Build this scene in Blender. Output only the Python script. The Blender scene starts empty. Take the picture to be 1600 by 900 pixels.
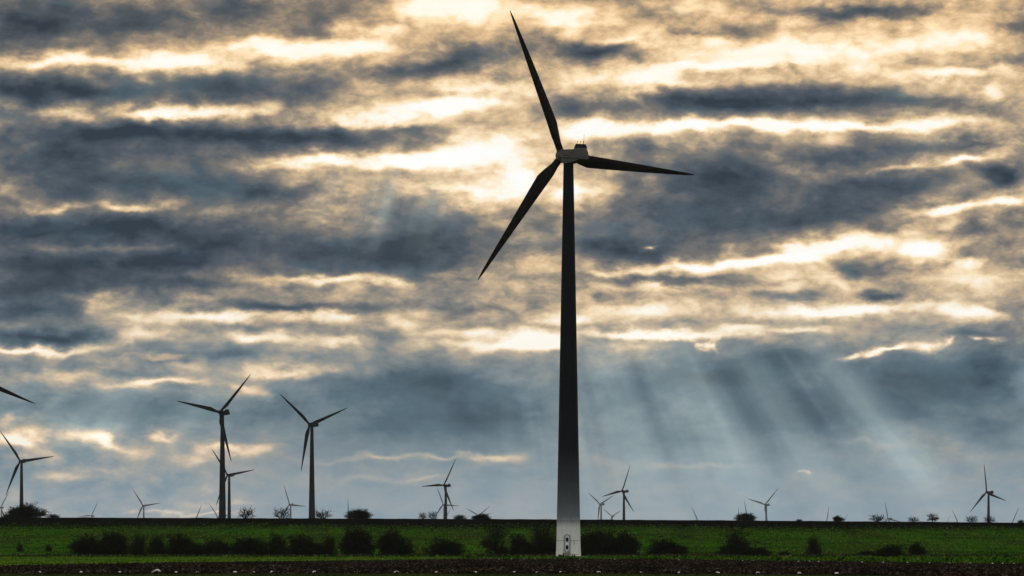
import bpy, math, random
import numpy as np
from math import radians, sin, cos, tan, atan, atan2, sqrt, pi
from mathutils import Vector, Matrix

# ------------------------------------------------------------------ camera
F = 6000.0            # focal length in pixels of a 1600 px wide frame
K = F / 3100         # depths below are written for a 3100 px lens
EYE = 858.0           # picture row of the eye level
CAMH = 2.0
sc = bpy.context.scene
cd = bpy.data.cameras.new('camera')
cam = bpy.data.objects.new('camera', cd)
sc.collection.objects.link(cam)
cam.location = (0, 0, CAMH)
cam.rotation_euler = (radians(90), 0, 0)
cd.sensor_width = 36
cd.lens = F / 1600 * 36
cd.shift_y = (EYE - 450) / 1600
cd.clip_start = 0.5
cd.clip_end = 60000
sc.camera = cam
sc.view_settings.view_transform = 'Standard'
sc.view_settings.look = 'None'
sc.view_settings.exposure = 0
sc.view_settings.gamma = 1
sc.view_settings.use_curve_mapping = False
sc.cycles.max_bounces = 5
sc.cycles.diffuse_bounces = 2
sc.cycles.volume_bounces = 0
sc.cycles.transparent_max_bounces = 6
try:
    sc.cycles.use_denoising = True
    sc.cycles.denoiser = 'OPENIMAGEDENOISE'
    sc.cycles.denoising_input_passes = 'RGB_ALBEDO_NORMAL'
except Exception:
    pass

# ------------------------------------------------------------------ sky
SUN_AZ, SUN_EL = radians(-.6), radians(9.6)      # azimuth from +Y towards +X
w = bpy.data.worlds.new('World')
sc.world = w
w.use_nodes = True
w.cycles.sampling_method = 'MANUAL'
w.cycles.sample_map_resolution = 256
nt = w.node_tree
nt.nodes.clear()
L = nt.links.new


def N(t, **kw):
    n = nt.nodes.new(t)
    for k, v in kw.items():
        setattr(n, k, v)
    return n


def M(op, a, b=None, c=None, clamp=False):
    n = N('ShaderNodeMath', operation=op, use_clamp=clamp)
    for i, v in enumerate((a, b, c)):
        if v is None:
            continue
        if isinstance(v, (int, float)):
            n.inputs[i].default_value = v
        else:
            L(v, n.inputs[i])
    return n.outputs[0]


def comb(x, y, z=0.0):
    n = N('ShaderNodeCombineXYZ')
    for i, v in enumerate((x, y, z)):
        if isinstance(v, (int, float)):
            n.inputs[i].default_value = v
        else:
            L(v, n.inputs[i])
    return n.outputs[0]


def noise(vec, scale=1.0, detail=4, rough=.5, lac=2.0, dist=0.0, color=False):
    n = N('ShaderNodeTexNoise')
    L(vec, n.inputs['Vector'])
    n.inputs['Scale'].default_value = scale
    n.inputs['Detail'].default_value = detail
    n.inputs['Roughness'].default_value = rough
    n.inputs['Lacunarity'].default_value = lac
    n.inputs['Distortion'].default_value = dist
    return n.outputs['Color'] if color else n.outputs['Fac']


def smooth(x, a, b, lo=0.0, hi=1.0):
    n = N('ShaderNodeMapRange', interpolation_type='SMOOTHSTEP')
    L(x, n.inputs[0])
    for i, v in enumerate((a, b, lo, hi)):
        n.inputs[i + 1].default_value = v
    return n.outputs[0]


def ramp(x, stops, interp='LINEAR'):
    n = N('ShaderNodeValToRGB')
    cr = n.color_ramp
    cr.interpolation = interp
    while len(cr.elements) < len(stops):
        cr.elements.new(0.5)
    for e, (p, c) in zip(cr.elements, stops):
        e.position = p
        e.color = (*c, 1)
    L(x, n.inputs[0])
    return n.outputs[0]


def mix(f, a, b, mode='MIX'):
    n = N('ShaderNodeMix', data_type='RGBA', blend_type=mode)
    n.clamp_factor = True
    for s, v in ((n.inputs[0], f), (n.inputs[6], a), (n.inputs[7], b)):
        if isinstance(v, (int, float)):
            s.default_value = v
        elif isinstance(v, tuple):
            s.default_value = (*v, 1)
        else:
            L(v, s)
    return n.outputs[2]


def srgb(r, g, b):
    f = lambda c: (c / 255 / 12.92) if c < 10 else ((c / 255 + .055) / 1.055) ** 2.4
    return (f(r), f(g), f(b))


tc = N('ShaderNodeTexCoord')
sep = N('ShaderNodeSeparateXYZ')
L(tc.outputs['Generated'], sep.inputs[0])
dx, dy, dz = sep.outputs
U = M('MULTIPLY', M('ARCTAN2', dx, dy), F / 100)      # azimuth, 1 unit = 1.85 degrees
V = M('MULTIPLY', M('ARCSINE', dz), F / 100)          # elevation
# billowing: the cloud coordinates are stirred twice
n1 = noise(comb(M('MULTIPLY', U, .42), M('MULTIPLY', V, .95), 3.1), 1.0, 3, .5, color=True)
s1 = N('ShaderNodeSeparateColor'); L(n1, s1.inputs[0])
n2 = noise(comb(M('MULTIPLY', U, 1.7), M('MULTIPLY', V, 3.0), 7.7), 1.0, 4, .52, color=True)
s2 = N('ShaderNodeSeparateColor'); L(n2, s2.inputs[0])
Uw = M('ADD', M('MULTIPLY_ADD', s1.outputs[0], 1.2, -.6), M('ADD', U, M('MULTIPLY_ADD', s2.outputs[0], .9, -.45)))
Vw = M('ADD', M('MULTIPLY_ADD', s1.outputs[1], .26, -.13), M('ADD', V, M('MULTIPLY_ADD', s2.outputs[1], .36, -.18)))
P = comb(Uw, Vw, 0)


def px2uv(x, y):
    X, Z = (x - 800) / F, (EYE - y) / F
    return atan(X) * F / 100, atan(Z / sqrt(1 + X * X)) * F / 100


def blobsum(lst, start, base=.1):
    acc = start
    Pk = P
    for i, (x, y, rx, ry, ang, amp) in enumerate(lst):
        u, v = px2uv(x, y)
        if i % 6 == 0 and not isinstance(acc, (int, float)):
            # evaluate the banks a few at a time (keeps the shader's working memory small)
            vm = N('ShaderNodeVectorMath', operation='MULTIPLY_ADD')
            L(acc, vm.inputs[0]); vm.inputs[1].default_value = (1e-7, 1e-7, 1e-7); L(Pk, vm.inputs[2])
            Pk = vm.outputs[0]
        m = N('ShaderNodeMapping', vector_type='TEXTURE')
        L(Pk, m.inputs[0])
        m.inputs[1].default_value = (u, v, 0)
        m.inputs[2].default_value = (0, 0, radians(ang))
        m.inputs[3].default_value = (rx / 100, ry / 100, 1)
        d = N('ShaderNodeVectorMath', operation='DOT_PRODUCT')
        L(m.outputs[0], d.inputs[0]); L(m.outputs[0], d.inputs[1])
        acc = M('MULTIPLY_ADD', M('POWER', base, d.outputs['Value']), amp, acc)
    return acc


# cloud banks (+ thick, - thin and lit): centre, half sizes, tilt, strength
CL = [
 (250,350,380,90,0,.07),(560,385,260,60,0,.08),
 (215,705,60,14,0,-.22),(300,715,50,10,0,-.18),(150,735,60,9,0,-.16),(20,655,30,12,0,-.3),(60,700,40,10,-20,-.22),
 (1230,650,420,120,0,.10),(700,650,220,90,0,.06),
 (1250,90,480,110,0,-.13),(760,180,220,160,0,-.10),(160,340,330,170,0,.10),(1150,480,380,60,0,-.08),
 # upper left
 (60,35,130,48,0,.42),(220,35,150,28,-4,.26),(370,8,80,20,0,.22),(100,96,180,13,0,-.42),(290,98,120,14,0,-.40),
 (440,76,110,14,-3,-.50),(560,72,70,14,0,-.40),(600,45,90,14,0,-.25),(710,8,130,20,0,-.42),(530,50,60,10,0,.12),
 (110,140,190,22,0,.42),(350,140,170,24,0,.34),(20,150,70,30,0,.22),(110,176,70,12,0,-.20),(240,182,60,12,0,-.45),
 (340,176,130,10,0,-.26),(500,135,90,22,0,.14),(680,107,130,14,4,.36),(740,82,90,20,3,.34),(700,166,140,11,2,-.50),
 (590,190,140,13,0,-.32),(740,140,90,10,0,-.25),(250,207,260,20,0,.42),(470,215,200,18,0,.36),(640,205,70,10,0,.22),
 (80,235,180,38,0,.34),(300,240,110,20,0,.24),(500,252,140,12,0,-.42),(660,252,110,14,0,-.52),(760,232,90,24,4,-.36),
 (240,290,260,22,0,.26),(90,322,120,8,3,-.20),(210,322,90,8,6,-.28),(400,320,120,9,4,-.14),(740,302,60,24,0,-.34),(800,290,40,30,0,-.30),
 (60,360,190,22,0,.36),(210,350,120,18,0,.30),(160,386,120,6,0,-.22),(330,385,200,36,0,.26),(560,400,180,36,0,.32),
 (700,380,120,50,0,.28),(640,330,70,30,0,.12),(430,300,90,20,0,.14),(80,410,180,22,0,.30),(250,415,120,14,0,.26),
 (500,436,150,9,2,-.40),(620,440,50,7,0,-.26),(700,425,60,7,8,-.12),
 # middle left
 (80,445,200,22,0,.34),(50,482,90,22,0,.38),(300,446,120,10,0,.20),(430,478,130,9,0,.36),(60,526,120,12,0,.48),
 (160,476,70,14,8,-.30),(320,497,180,11,0,-.46),(210,525,90,13,5,-.44),(50,545,130,6,0,-.46),(400,528,80,9,0,-.44),
 (500,492,60,10,0,-.26),(520,535,70,9,0,-.36),(640,498,60,14,0,-.26),(790,542,120,9,0,-.44),(760,522,120,8,0,-.24),
 (400,505,60,9,0,.16),(370,556,140,12,0,.18),(90,590,110,12,0,-.30),(230,602,130,7,2,-.40),(190,584,90,6,0,.14),
 (440,582,90,9,2,-.36),(378,612,36,10,0,-.34),(300,570,70,8,0,-.14),(560,478,60,10,0,.12),(720,480,60,10,0,.14),
 (180,640,220,24,0,.30),(430,640,120,26,0,.18),(520,605,90,26,0,.22),(660,600,130,32,0,.34),(760,650,120,50,0,.30),
 (600,660,140,36,0,.22),(30,688,60,15,-6,-.46),(180,690,34,12,0,-.46),(150,678,80,12,0,-.26),(272,680,34,9,0,-.42),
 (360,700,60,9,0,-.36),(410,702,40,9,0,-.22),(100,748,60,9,0,-.24),(70,715,60,8,0,-.16),(600,716,150,5,0,-.20),(700,714,60,4,0,-.16),
 (590,750,90,5,0,-.12),(680,752,60,4,0,-.12),(770,718,60,7,0,-.30),(330,790,90,5,0,-.12),(230,805,80,3,0,-.26),(320,805,60,3,0,-.24),
 # upper right
 (890,28,100,20,0,-.36),(990,60,110,10,0,-.30),(930,76,120,16,2,.44),(1070,55,110,9,4,.20),(1160,55,60,11,0,.16),
 (1340,17,150,11,0,.42),(1590,48,60,40,0,.16),(1230,80,180,18,0,-.36),(1460,70,140,18,0,-.26),(1000,120,120,20,2,-.42),
 (900,165,110,18,0,.26),(1080,155,150,22,0,.44),(1250,150,190,22,2,.38),(1440,160,150,15,-2,.30),(1160,100,150,7,0,-.40),
 (1480,110,120,8,0,-.30),(1090,194,200,9,0,-.44),(1330,194,200,9,0,-.40),(1520,185,90,10,0,-.22),(1560,140,40,18,0,-.22),
 (1010,228,70,11,0,.24),(1200,232,150,14,3,.10),(930,205,60,14,0,-.34),(1130,275,160,36,0,.40),(1340,242,170,16,5,.30),
 (1530,222,90,12,6,.34),(1080,340,170,46,0,.34),(990,390,150,22,0,.34),(1270,340,150,28,6,.34),(1380,292,170,22,3,.36),
 (1570,275,60,18,0,.44),(1500,252,90,6,8,-.34),(1400,262,60,6,8,-.2),(905,300,60,18,0,-.36),(900,340,30,20,0,-.2),(960,296,50,14,0,-.16),
 (1020,386,17,5,0,-.50),(1150,390,22,9,30,-.14),(1480,326,130,9,4,-.46),(1590,316,60,9,0,-.3),(1520,358,44,12,0,.30),(1590,350,50,14,0,.16),
 (1320,385,150,14,10,-.38),(1430,392,60,15,0,-.44),(1110,412,180,8,4,-.40),(960,425,120,7,0,-.20),(1230,400,120,10,6,-.24),
 # middle right
 (1070,436,130,9,0,.26),(870,432,90,10,0,.14),(1010,446,120,6,0,-.18),(1220,462,90,11,0,.24),(1370,462,36,8,0,.40),
 (1340,428,44,12,0,.30),(1500,430,110,24,0,-.28),(1520,410,60,10,0,-.30),(1300,484,180,8,2,-.50),(1500,486,80,10,-5,-.46),
 (1030,522,170,7,0,-.58),(1160,512,90,7,0,-.40),(1000,484,110,14,0,-.28),(840,532,70,12,0,-.56),(880,500,70,14,0,-.34),(1118,540,8,12,0,-.40),
 (1250,516,60,5,0,-.26),(930,468,34,10,0,.16),(980,545,60,8,0,-.14),
 (990,610,150,50,0,.20),(1150,590,130,38,0,.28),(1250,560,120,24,0,.28),(1260,640,150,50,0,.24),(1450,600,150,50,0,.36),(1560,570,80,60,0,.34),
 (1500,520,60,14,0,.24),(1540,670,110,30,0,.20),(1345,551,26,4,8,-.50),(1385,546,30,6,14,-.58),(1432,543,32,8,0,-.50),(1470,538,16,5,30,-.3),(1525,534,18,5,-10,-.42),(1555,534,18,5,0,-.34),(1340,690,90,7,-4,-.12),
 (1080,730,110,5,0,-.12),(1256,734,7,2,0,-.22),(1050,690,160,30,0,.12),
]
Ub = M('ADD', U, M('MULTIPLY_ADD', s1.outputs[2], .5, -.25))
Vb = M('ADD', V, M('MULTIPLY_ADD', s2.outputs[2], .16, -.08))
fine = noise(comb(M('MULTIPLY', Ub, .85), M('MULTIPLY', Vb, 1.75), 1.3), 1.0, 9, .58, 2.1)
puff = noise(comb(M('MULTIPLY', Ub, 1.5), M('MULTIPLY', Vb, 2.5), 15.3), 1.0, 5, .5)
puff = M('ABSOLUTE', M('MULTIPLY_ADD', puff, 2.0, -1.0))
crisp = noise(comb(M('MULTIPLY', Ub, 2.8), M('MULTIPLY', Vb, 5.0), 31.3), 1.0, 7, .62)
calm = M('ADD', smooth(V, 1.2, 4.2, .50, 1.0), M('MULTIPLY', smooth(U, -6, -3.2, .55, 0), smooth(V, 1.5, 3.5, 1, 0)))                           # the low rain curtain is smoother
big = noise(comb(M('MULTIPLY', U, .30), M('MULTIPLY', Vw, .95), 5.2), 1.0, 4, .5)
edge = smooth(M('ABSOLUTE', U), 7.5, 12.0)                      # away from the mapped banks the noise has more say
amp_big = M('MULTIPLY_ADD', edge, .9, .22)
base = M('ADD', .455, M('MULTIPLY', M('SUBTRACT', big, .5), amp_big))
base = M('ADD', base, M('MULTIPLY', calm, M('ADD', M('ADD', M('MULTIPLY_ADD', crisp, .30, -.15), M('MULTIPLY_ADD', fine, .70, -.35)), M('MULTIPLY_ADD', puff, -.30, .05))))
base = M('SUBTRACT', base, smooth(M('ABSOLUTE', U), 40, 110, 0, .18))  # unseen sky behind the camera thinned to add fill light
dens = blobsum([(x, y, rx, ry * (1.35 if a > 0 else 1.4), t, a * (1.14 if a > 0 else 1.0)) for x, y, rx, ry, t, a in CL], base)

WH = srgb(255, 252, 242)
upper = ramp(dens, [(0.0, (1, 1, .98)), (.15, (1, .97, .86)), (.27, srgb(253, 229, 190)), (.38, srgb(218, 189, 150)), (.49, srgb(160, 146, 128)),
                    (.60, srgb(116, 114, 112)), (.76, srgb(80, 90, 100)), (1.0, srgb(50, 61, 73))])
lower = ramp(dens, [(0.0, (1, .93, .80)), (.12, srgb(252, 226, 190)), (.25, srgb(214, 190, 160)), (.37, srgb(164, 160, 150)), (.52, srgb(122, 137, 144)),
                    (.72, srgb(84, 106, 119)), (1.0, srgb(56, 74, 88))])
bl = noise(comb(M('MULTIPLY', U, .35), M('MULTIPLY', V, 1.0), 11.0), 1.0, 3, .5)
lowf = smooth(M('ADD', V, M('MULTIPLY_ADD', bl, 1.6, -.8)), 2.2, 4.6, 1.0, 0.0)
upper = mix(smooth(V, 6.6, 8.4, 0, .55), upper, mix(1.0, upper, (1.12, .98, .82), 'MULTIPLY'))
cloud = mix(lowf, upper, lower)
# cool blue breaks through the bank here and there
blue_amt = smooth(noise(comb(M('MULTIPLY', Uw, .55), M('MULTIPLY', Vw, 1.3), 21.0), 1.0, 5, .6), .50, .72, 0, .38)
blue_amt = M('MULTIPLY', blue_amt, smooth(dens, .25, .6))
cloud = mix(blue_amt, cloud, srgb(84, 112, 124))
cloud = mix(smooth(M('ABSOLUTE', U), 30, 90, 0, .75), cloud, (.52, .58, .62))  # unseen rear sky turned neutral grey to cool the fill light

# clear gaps showing the blue sky
sky = N('ShaderNodeTexSky', sky_type='NISHITA')
sky.sun_disc = False
sky.sun_elevation = SUN_EL
sky.sun_rotation = -SUN_AZ if False else SUN_AZ
sky.air_density = 1.6
sky.dust_density = 1.0
bgs = N('ShaderNodeBackground'); L(mix(.75, sky.outputs[0], (2.3, 4.0, 4.6)), bgs.inputs[0]); bgs.inputs[1].default_value = .10
gaps = blobsum([(1068,12,60,12,0,1.0),(1400,92,150,7,0,.8),(1180,95,60,5,0,.5),(1500,180,60,10,0,.3),(600,278,60,18,0,.45),(410,505,40,10,0,.4),
                (1540,225,70,12,8,.4),(260,555,120,8,0,.4),(900,540,60,6,0,.3)], -.12, .1)
gapn = noise(comb(M('MULTIPLY', Uw, 1.6), M('MULTIPLY', Vw, 3.0), 9.3), 1.0, 6, .6)
gap = M('MULTIPLY', M('MULTIPLY', gaps, smooth(gapn, .35, .6)), .9, clamp=True)

# sunbeams fanning from the hidden sun
su, sv = px2uv(740, -150)
th = M('ARCTAN2', M('SUBTRACT', U, su), M('SUBTRACT', sv, V))
rn = noise(comb(M('MULTIPLY', th, 11.0), M('MULTIPLY', V, .03), 2.2), 1.0, 3.5, .6)
rn2 = noise(comb(M('MULTIPLY', th, 26.0), M('MULTIPLY', V, .05), 8.2), 1.0, 2, .5)
ray = M('MULTIPLY', smooth(rn, .32, .72), M('MULTIPLY_ADD', smooth(rn2, .30, .70), .5, .5))


def beam(c, wd_, amp, acc):
    return M('MULTIPLY_ADD', M('POWER', .1, M('POWER', M('ABSOLUTE', M('DIVIDE', M('SUBTRACT', th, c), wd_)), 2)), amp, acc)


ray = beam(.675, .040, .62, M('MULTIPLY', ray, .75))
for c_, w_, a_ in ((.285, .05, .5), (.45, .045, .45), (.36, .02, .25), (.56, .03, .3), (-.13, .10, .5), (-.29, .05, .3), (-.62, .07, .5), (-.50, .03, .3), (-.75, .03, .3)):
    ray = beam(c_, w_, a_, ray)
raymask = blobsum([(1150,675,450,200,0,1.3),(950,620,150,120,0,.5),(615,320,120,85,0,1.1),(150,655,210,70,0,1.0),(400,640,150,60,0,.4),(1420,740,150,70,0,.5),(880,700,90,80,0,.4)], 0.0, .1)
raymask = M('MULTIPLY', raymask, 1.0, clamp=True)
rayc = mix(M('MULTIPLY', ray, raymask), (0, 0, 0), (.19, .225, .205))
cloud = mix(1.0, cloud, rayc, 'ADD')
# paler air low down over the plain
hz = smooth(V, .4, 2.0, .50, 0.0)
cloud = mix(hz, cloud, srgb(150, 172, 188))
bgc = N('ShaderNodeBackground'); L(cloud, bgc.inputs[0]); bgc.inputs[1].default_value = 1.0
ms = N('ShaderNodeMixShader')
L(gap, ms.inputs[0]); L(bgc.outputs[0], ms.inputs[1]); L(bgs.outputs[0], ms.inputs[2])
out = N('ShaderNodeOutputWorld')
L(ms.outputs[0], out.inputs[0])

# ------------------------------------------------------------------ sun (veiled by cloud)
sd = bpy.data.lights.new('sun', 'SUN')
sd.energy = 0.9
sd.angle = radians(12)
sd.color = (1, .9, .76)
so = bpy.data.objects.new('sun', sd)
sc.collection.objects.link(so)
sdir = Vector((sin(SUN_AZ) * cos(SUN_EL), cos(SUN_AZ) * cos(SUN_EL), sin(SUN_EL)))
so.rotation_euler = sdir.to_track_quat('Z', 'Y').to_euler()
so.location = (0, 100, 300)

# ------------------------------------------------------------------ helpers
C = sc.collection
rng = np.random.default_rng(7)
random.seed(11)


def mat(name, build=None, color=(.5, .5, .5), rough=.6, spec=.3):
    m = bpy.data.materials.new(name)
    m.use_nodes = True
    t = m.node_tree
    b = t.nodes['Principled BSDF']
    b.inputs['Base Color'].default_value = (*color, 1)
    b.inputs['Roughness'].default_value = rough
    b.inputs['Specular IOR Level'].default_value = spec
    if build:
        build(t, b)
    return m


def tn(t, typ, **kw):
    n = t.nodes.new(typ)
    for k, v in kw.items():
        setattr(n, k, v)
    return n


def t_noise(t, vec, scale, detail=4, rough=.55):
    n = tn(t, 'ShaderNodeTexNoise')
    t.links.new(vec, n.inputs['Vector'])
    n.inputs['Scale'].default_value = scale
    n.inputs['Detail'].default_value = detail
    n.inputs['Roughness'].default_value = rough
    return n.outputs['Fac']


def t_ramp(t, x, stops):
    n = tn(t, 'ShaderNodeValToRGB')
    cr = n.color_ramp
    while len(cr.elements) < len(stops):
        cr.elements.new(.5)
    for e, (p, c) in zip(cr.elements, stops):
        e.position = p
        e.color = (*c, 1)
    t.links.new(x, n.inputs[0])
    return n.outputs[0]


def t_mix(t, f, a, b, mode='MIX'):
    n = tn(t, 'ShaderNodeMix', data_type='RGBA', blend_type=mode)
    for s, v in ((n.inputs[0], f), (n.inputs[6], a), (n.inputs[7], b)):
        if isinstance(v, (int, float)):
            s.default_value = v
        elif isinstance(v, tuple):
            s.default_value = (*v, 1)
        else:
            t.links.new(v, s)
    return n.outputs[2]


def t_map(t, x, a, b, lo=0., hi=1., smoothstep=True):
    n = tn(t, 'ShaderNodeMapRange', interpolation_type='SMOOTHSTEP' if smoothstep else 'LINEAR')
    t.links.new(x, n.inputs[0])
    for i, v in enumerate((a, b, lo, hi)):
        n.inputs[i + 1].default_value = v
    return n.outputs[0]


def t_pos(t):
    return tn(t, 'ShaderNodeNewGeometry').outputs['Position']


def obj(name, me, m=None, parent=None, loc=(0, 0, 0)):
    o = bpy.data.objects.new(name, me)
    C.objects.link(o)
    o.location = loc
    if m is not None and me is not None and len(me.materials) == 0:
        me.materials.append(m)
    if parent:
        o.parent = parent
    return o


def tag(o, label=None, cat=None, group=None, kind=None):
    if label: o['label'] = label
    if cat: o['category'] = cat
    if group: o['group'] = group
    if kind: o['kind'] = kind
    return o


def mesh(name, verts, faces, smooth_=False):
    me = bpy.data.meshes.new(name)
    me.from_pydata([tuple(v) for v in verts], [], faces)
    me.update()
    if smooth_:
        me.polygons.foreach_set('use_smooth', [True] * len(me.polygons))
    return me


def fast_mesh(name, V_, nper):
    """V_: (n*nper,3) array, every nper consecutive vertices are one face"""
    n = len(V_) // nper
    me = bpy.data.meshes.new(name)
    me.vertices.add(len(V_))
    me.vertices.foreach_set('co', V_.astype(np.float32).ravel())
    me.loops.add(len(V_))
    me.loops.foreach_set('vertex_index', np.arange(len(V_), dtype=np.int32))
    me.polygons.add(n)
    me.polygons.foreach_set('loop_start', np.arange(0, len(V_), nper, dtype=np.int32))
    me.update(calc_edges=True)
    return me


class MB:
    """collects shapes for ONE mesh"""
    def __init__(s): s.v = []; s.f = []

    def add(s, vs, fs):
        k = len(s.v)
        s.v += [tuple(v) for v in vs]
        s.f += [tuple(i + k for i in f) for f in fs]

    def box(s, x0, x1, y0, y1, z0, z1):
        s.add([(x, y, z) for z in (z0, z1) for (x, y) in ((x0, y0), (x1, y0), (x1, y1), (x0, y1))],
              [(3, 2, 1, 0), (4, 5, 6, 7), (0, 1, 5, 4), (1, 2, 6, 5), (2, 3, 7, 6), (3, 0, 4, 7)])

    def tube(s, p0, p1, r0, r1=None, n=8, caps=True):
        r1 = r0 if r1 is None else r1
        p0, p1 = Vector(p0), Vector(p1)
        d = (p1 - p0).normalized()
        a = d.orthogonal().normalized()
        b = d.cross(a)
        vs = [p + (a * cos(2 * pi * i / n) + b * sin(2 * pi * i / n)) * r for p, r in ((p0, r0), (p1, r1)) for i in range(n)]
        fs = [(i, (i + 1) % n, n + (i + 1) % n, n + i) for i in range(n)]
        if caps:
            fs += [tuple(range(n - 1, -1, -1)), tuple(range(n, 2 * n))]
        s.add(vs, fs)

    def loft(s, rings, caps=True):
        n = len(rings[0])
        vs = [v for r in rings for v in r]
        fs = []
        for j in range(len(rings) - 1):
            fs += [(j * n + i, j * n + (i + 1) % n, (j + 1) * n + (i + 1) % n, (j + 1) * n + i) for i in range(n)]
        if caps:
            fs += [tuple(range(n - 1, -1, -1)), tuple(range((len(rings) - 1) * n, len(rings) * n))]
        s.add(vs, fs)

    def lathe(s, prof, n=32, caps=True, origin=(0, 0, 0)):
        ox, oy, oz = origin
        s.loft([[(ox + r * cos(2 * pi * i / n), oy + r * sin(2 * pi * i / n), oz + z) for i in range(n)] for r, z in prof], caps)

    def build(s, name, smooth_=False):
        return mesh(name, s.v, s.f, smooth_)


def autosmooth(me, ang=35):
    me.polygons.foreach_set('use_smooth', [True] * len(me.polygons))
    try:
        me.set_sharp_from_angle(angle=radians(ang))
    except Exception:
        pass


def ground_xy(px, D):
    return (px - 800) / F * D


# ------------------------------------------------------------------ terrain
RX = np.array([-9000, 0, 400, 800, 1150, 1400, 1600, 12000.])
RY = np.array([800., 808.3, 809.8, 811.2, 813.2, 815.2, 816.8, 822.])
RD = 905.0 * K
# turbines: hub px, rotor radius px, phase of one blade (degrees, counter-clockwise from right), yaw degrees
TB = [
 ('main', 878.0, 242.8, 241.50, 115.5, 27.8),
 ('A', 343.6, 644.1, 82.15, 49.0, 37.0),
 ('B', 483.8, 662.9, 74.74, 141.7, 35.7),
 ('C', 31.5, 720.1, 59.08, 128.1, 31.2),
 ('D', 355.4, 741.8, 52.62, 129.6, 39.7),
 ('N', 693.5, 758.2, 48.30, 63.0, 45.0),
 ('S', 972.1, 767.3, 44.27, 72.0, 43.4),
 ('DD', 1541.6, 768.9, 46.94, 103.6, 38.8),
 ('E', -23.2, 595.6, 95.26, -20.7, 33.1),
 ('F', 223.2, 789.8, 32.51, 127.8, 34.4),
 ('G', 142.6, 805.9, 24.98, 63.5, 43.9),
 ('H', 0.8, 792.8, 29.67, 61.6, 38.4),
 ('I', 303.1, 817.4, 32.56, 67.2, 38.4),
 ('J', 339.9, 807.7, 27.18, 129.3, 37.8),
 ('K', 452.3, 788.1, 33.82, 115.4, 42.7),
 ('L', 544.0, 812.0, 33.99, 95.3, 38.0),
 ('M', 496.0, 813.2, 25.33, 101.8, 38.1),
 ('O', 692.3, 788.2, 31.14, 116.2, 34.9),
 ('P', 694.0, 812.5, 23.54, 57.8, 37.9),
 ('Q', 747.2, 805.5, 26.58, 155.1, 35.4),
 ('R', 937.3, 787.7, 33.54, 146.7, 41.8),
 ('T', 955.7, 806.5, 21.83, 147.2, 34.6),
 ('U', 1091.1, 816.5, 29.55, 121.9, 36.1),
 ('V', 1154.3, 816.4, 26.10, 97.5, 38.0),
 ('W', 1167.9, 813.7, 33.78, 106.8, 37.6),
 ('X', 1195.2, 788.4, 36.61, 166.5, 36.0),
 ('Y', 1290.9, 818.4, 29.62, 83.5, 38.0),
 ('Z', 1315.2, 818.8, 20.71, 55.9, 37.5),
 ('AA', 1387.4, 810.1, 29.84, 109.6, 37.3),
 ('BB', 1479.0, 821.0, 18.45, 71.3, 38.0),
 ('CC', 1498.4, 821.2, 29.88, 123.0, 34.6),
 ('EE', 1579.7, 820.8, 32.29, 64.0, 37.4),
]
TILT = radians(6)
RB = 40.1             # rotor radius, metres
HUBH = 103.0
turb = []
for (n_, hx, hy, R_, ph, yaw) in TB:
    D = F * RB / R_
    oh = 3.55
    # hub stands OH in front of the tower axis along the rotor axis
    hubx, hubz = (hx - 800) / F * D, CAMH + (EYE - hy) / F * D
    oh *= cos(TILT)
    tx = hubx + oh * sin(radians(yaw))
    ty = D - oh * cos(radians(yaw))
    gz = 0.0 if n_ == 'main' else hubz - HUBH
    turb.append((n_, tx, ty, gz, ph, yaw, hubz))
far_pts = np.array([(t[1], t[2], t[3]) for t in turb if t[0] != 'main'])


def ridge_z(x):
    px = 800 + x * F / RD
    py = np.interp(px, RX, RY)
    return CAMH + (EYE - py) * RD / F


def terrain(x, y):
    x = np.asarray(x, float); y = np.asarray(y, float)
    H = ridge_z(x)
    yr = y
    y = y / K
    s = np.clip((y - 532) / (905 - 532), 0, 1)
    hill = H * (1 - (1 - s) ** 1.25) * (1 - np.exp(-s * 9) * .35)
    hill = hill + .25 * np.sin(x / 23 + y / 41) * np.sin(y / 37) * np.clip(s * 4, 0, 1) * np.clip((1 - s) * 5, 0, 1)
    hill = hill + np.where(s >= .98, .10 * np.sin(x / 5.3) * np.sin(x / 17.) + .06 * np.sin(x / 2.1), 0)
    front = -.00 * x
    # beyond the ridge: the plain the other turbines stand on
    d2 = (x[..., None] - far_pts[:, 0]) ** 2 + (yr[..., None] - far_pts[:, 1]) ** 2
    wts = 1 / (d2 + 3.0) ** 1.5
    pl = (wts * far_pts[:, 2]).sum(-1) / wts.sum(-1)
    t = np.clip((y - 925) / 300, 0, 1)
    t = t * t * (3 - 2 * t)
    far = H * (1 - t) + pl * t
    return np.where(y < 905, hill + front, np.where(y < 925, H, far))


def tz(x, y):
    return float(terrain(np.array([x]), np.array([y]))[0])


xs = np.concatenate([-np.geomspace(30000, 1500, 14), np.linspace(-1400, -320, 28), np.linspace(-310, 310, 200), np.linspace(320, 1400, 28), np.geomspace(1500, 30000, 14)])
ys = np.concatenate([[-3000, -1500, -600, -200, 0, 60, 120], np.linspace(140, 500, 20), np.linspace(506, 925, 130), np.linspace(935, 1300, 24), np.linspace(1320, 6600, 150), np.geomspace(7000, 40000, 14)])
gx, gy = np.meshgrid(xs, ys * K)
gz = terrain(gx, gy)
gz = np.where(gy > 6700 * K, np.minimum(gz, -18), gz)
nx, ny = len(xs), len(ys)
idx = np.arange(nx * ny).reshape(ny, nx)
quads = np.stack([idx[:-1, :-1], idx[:-1, 1:], idx[1:, 1:], idx[1:, :-1]], -1).reshape(-1, 4)


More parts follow.
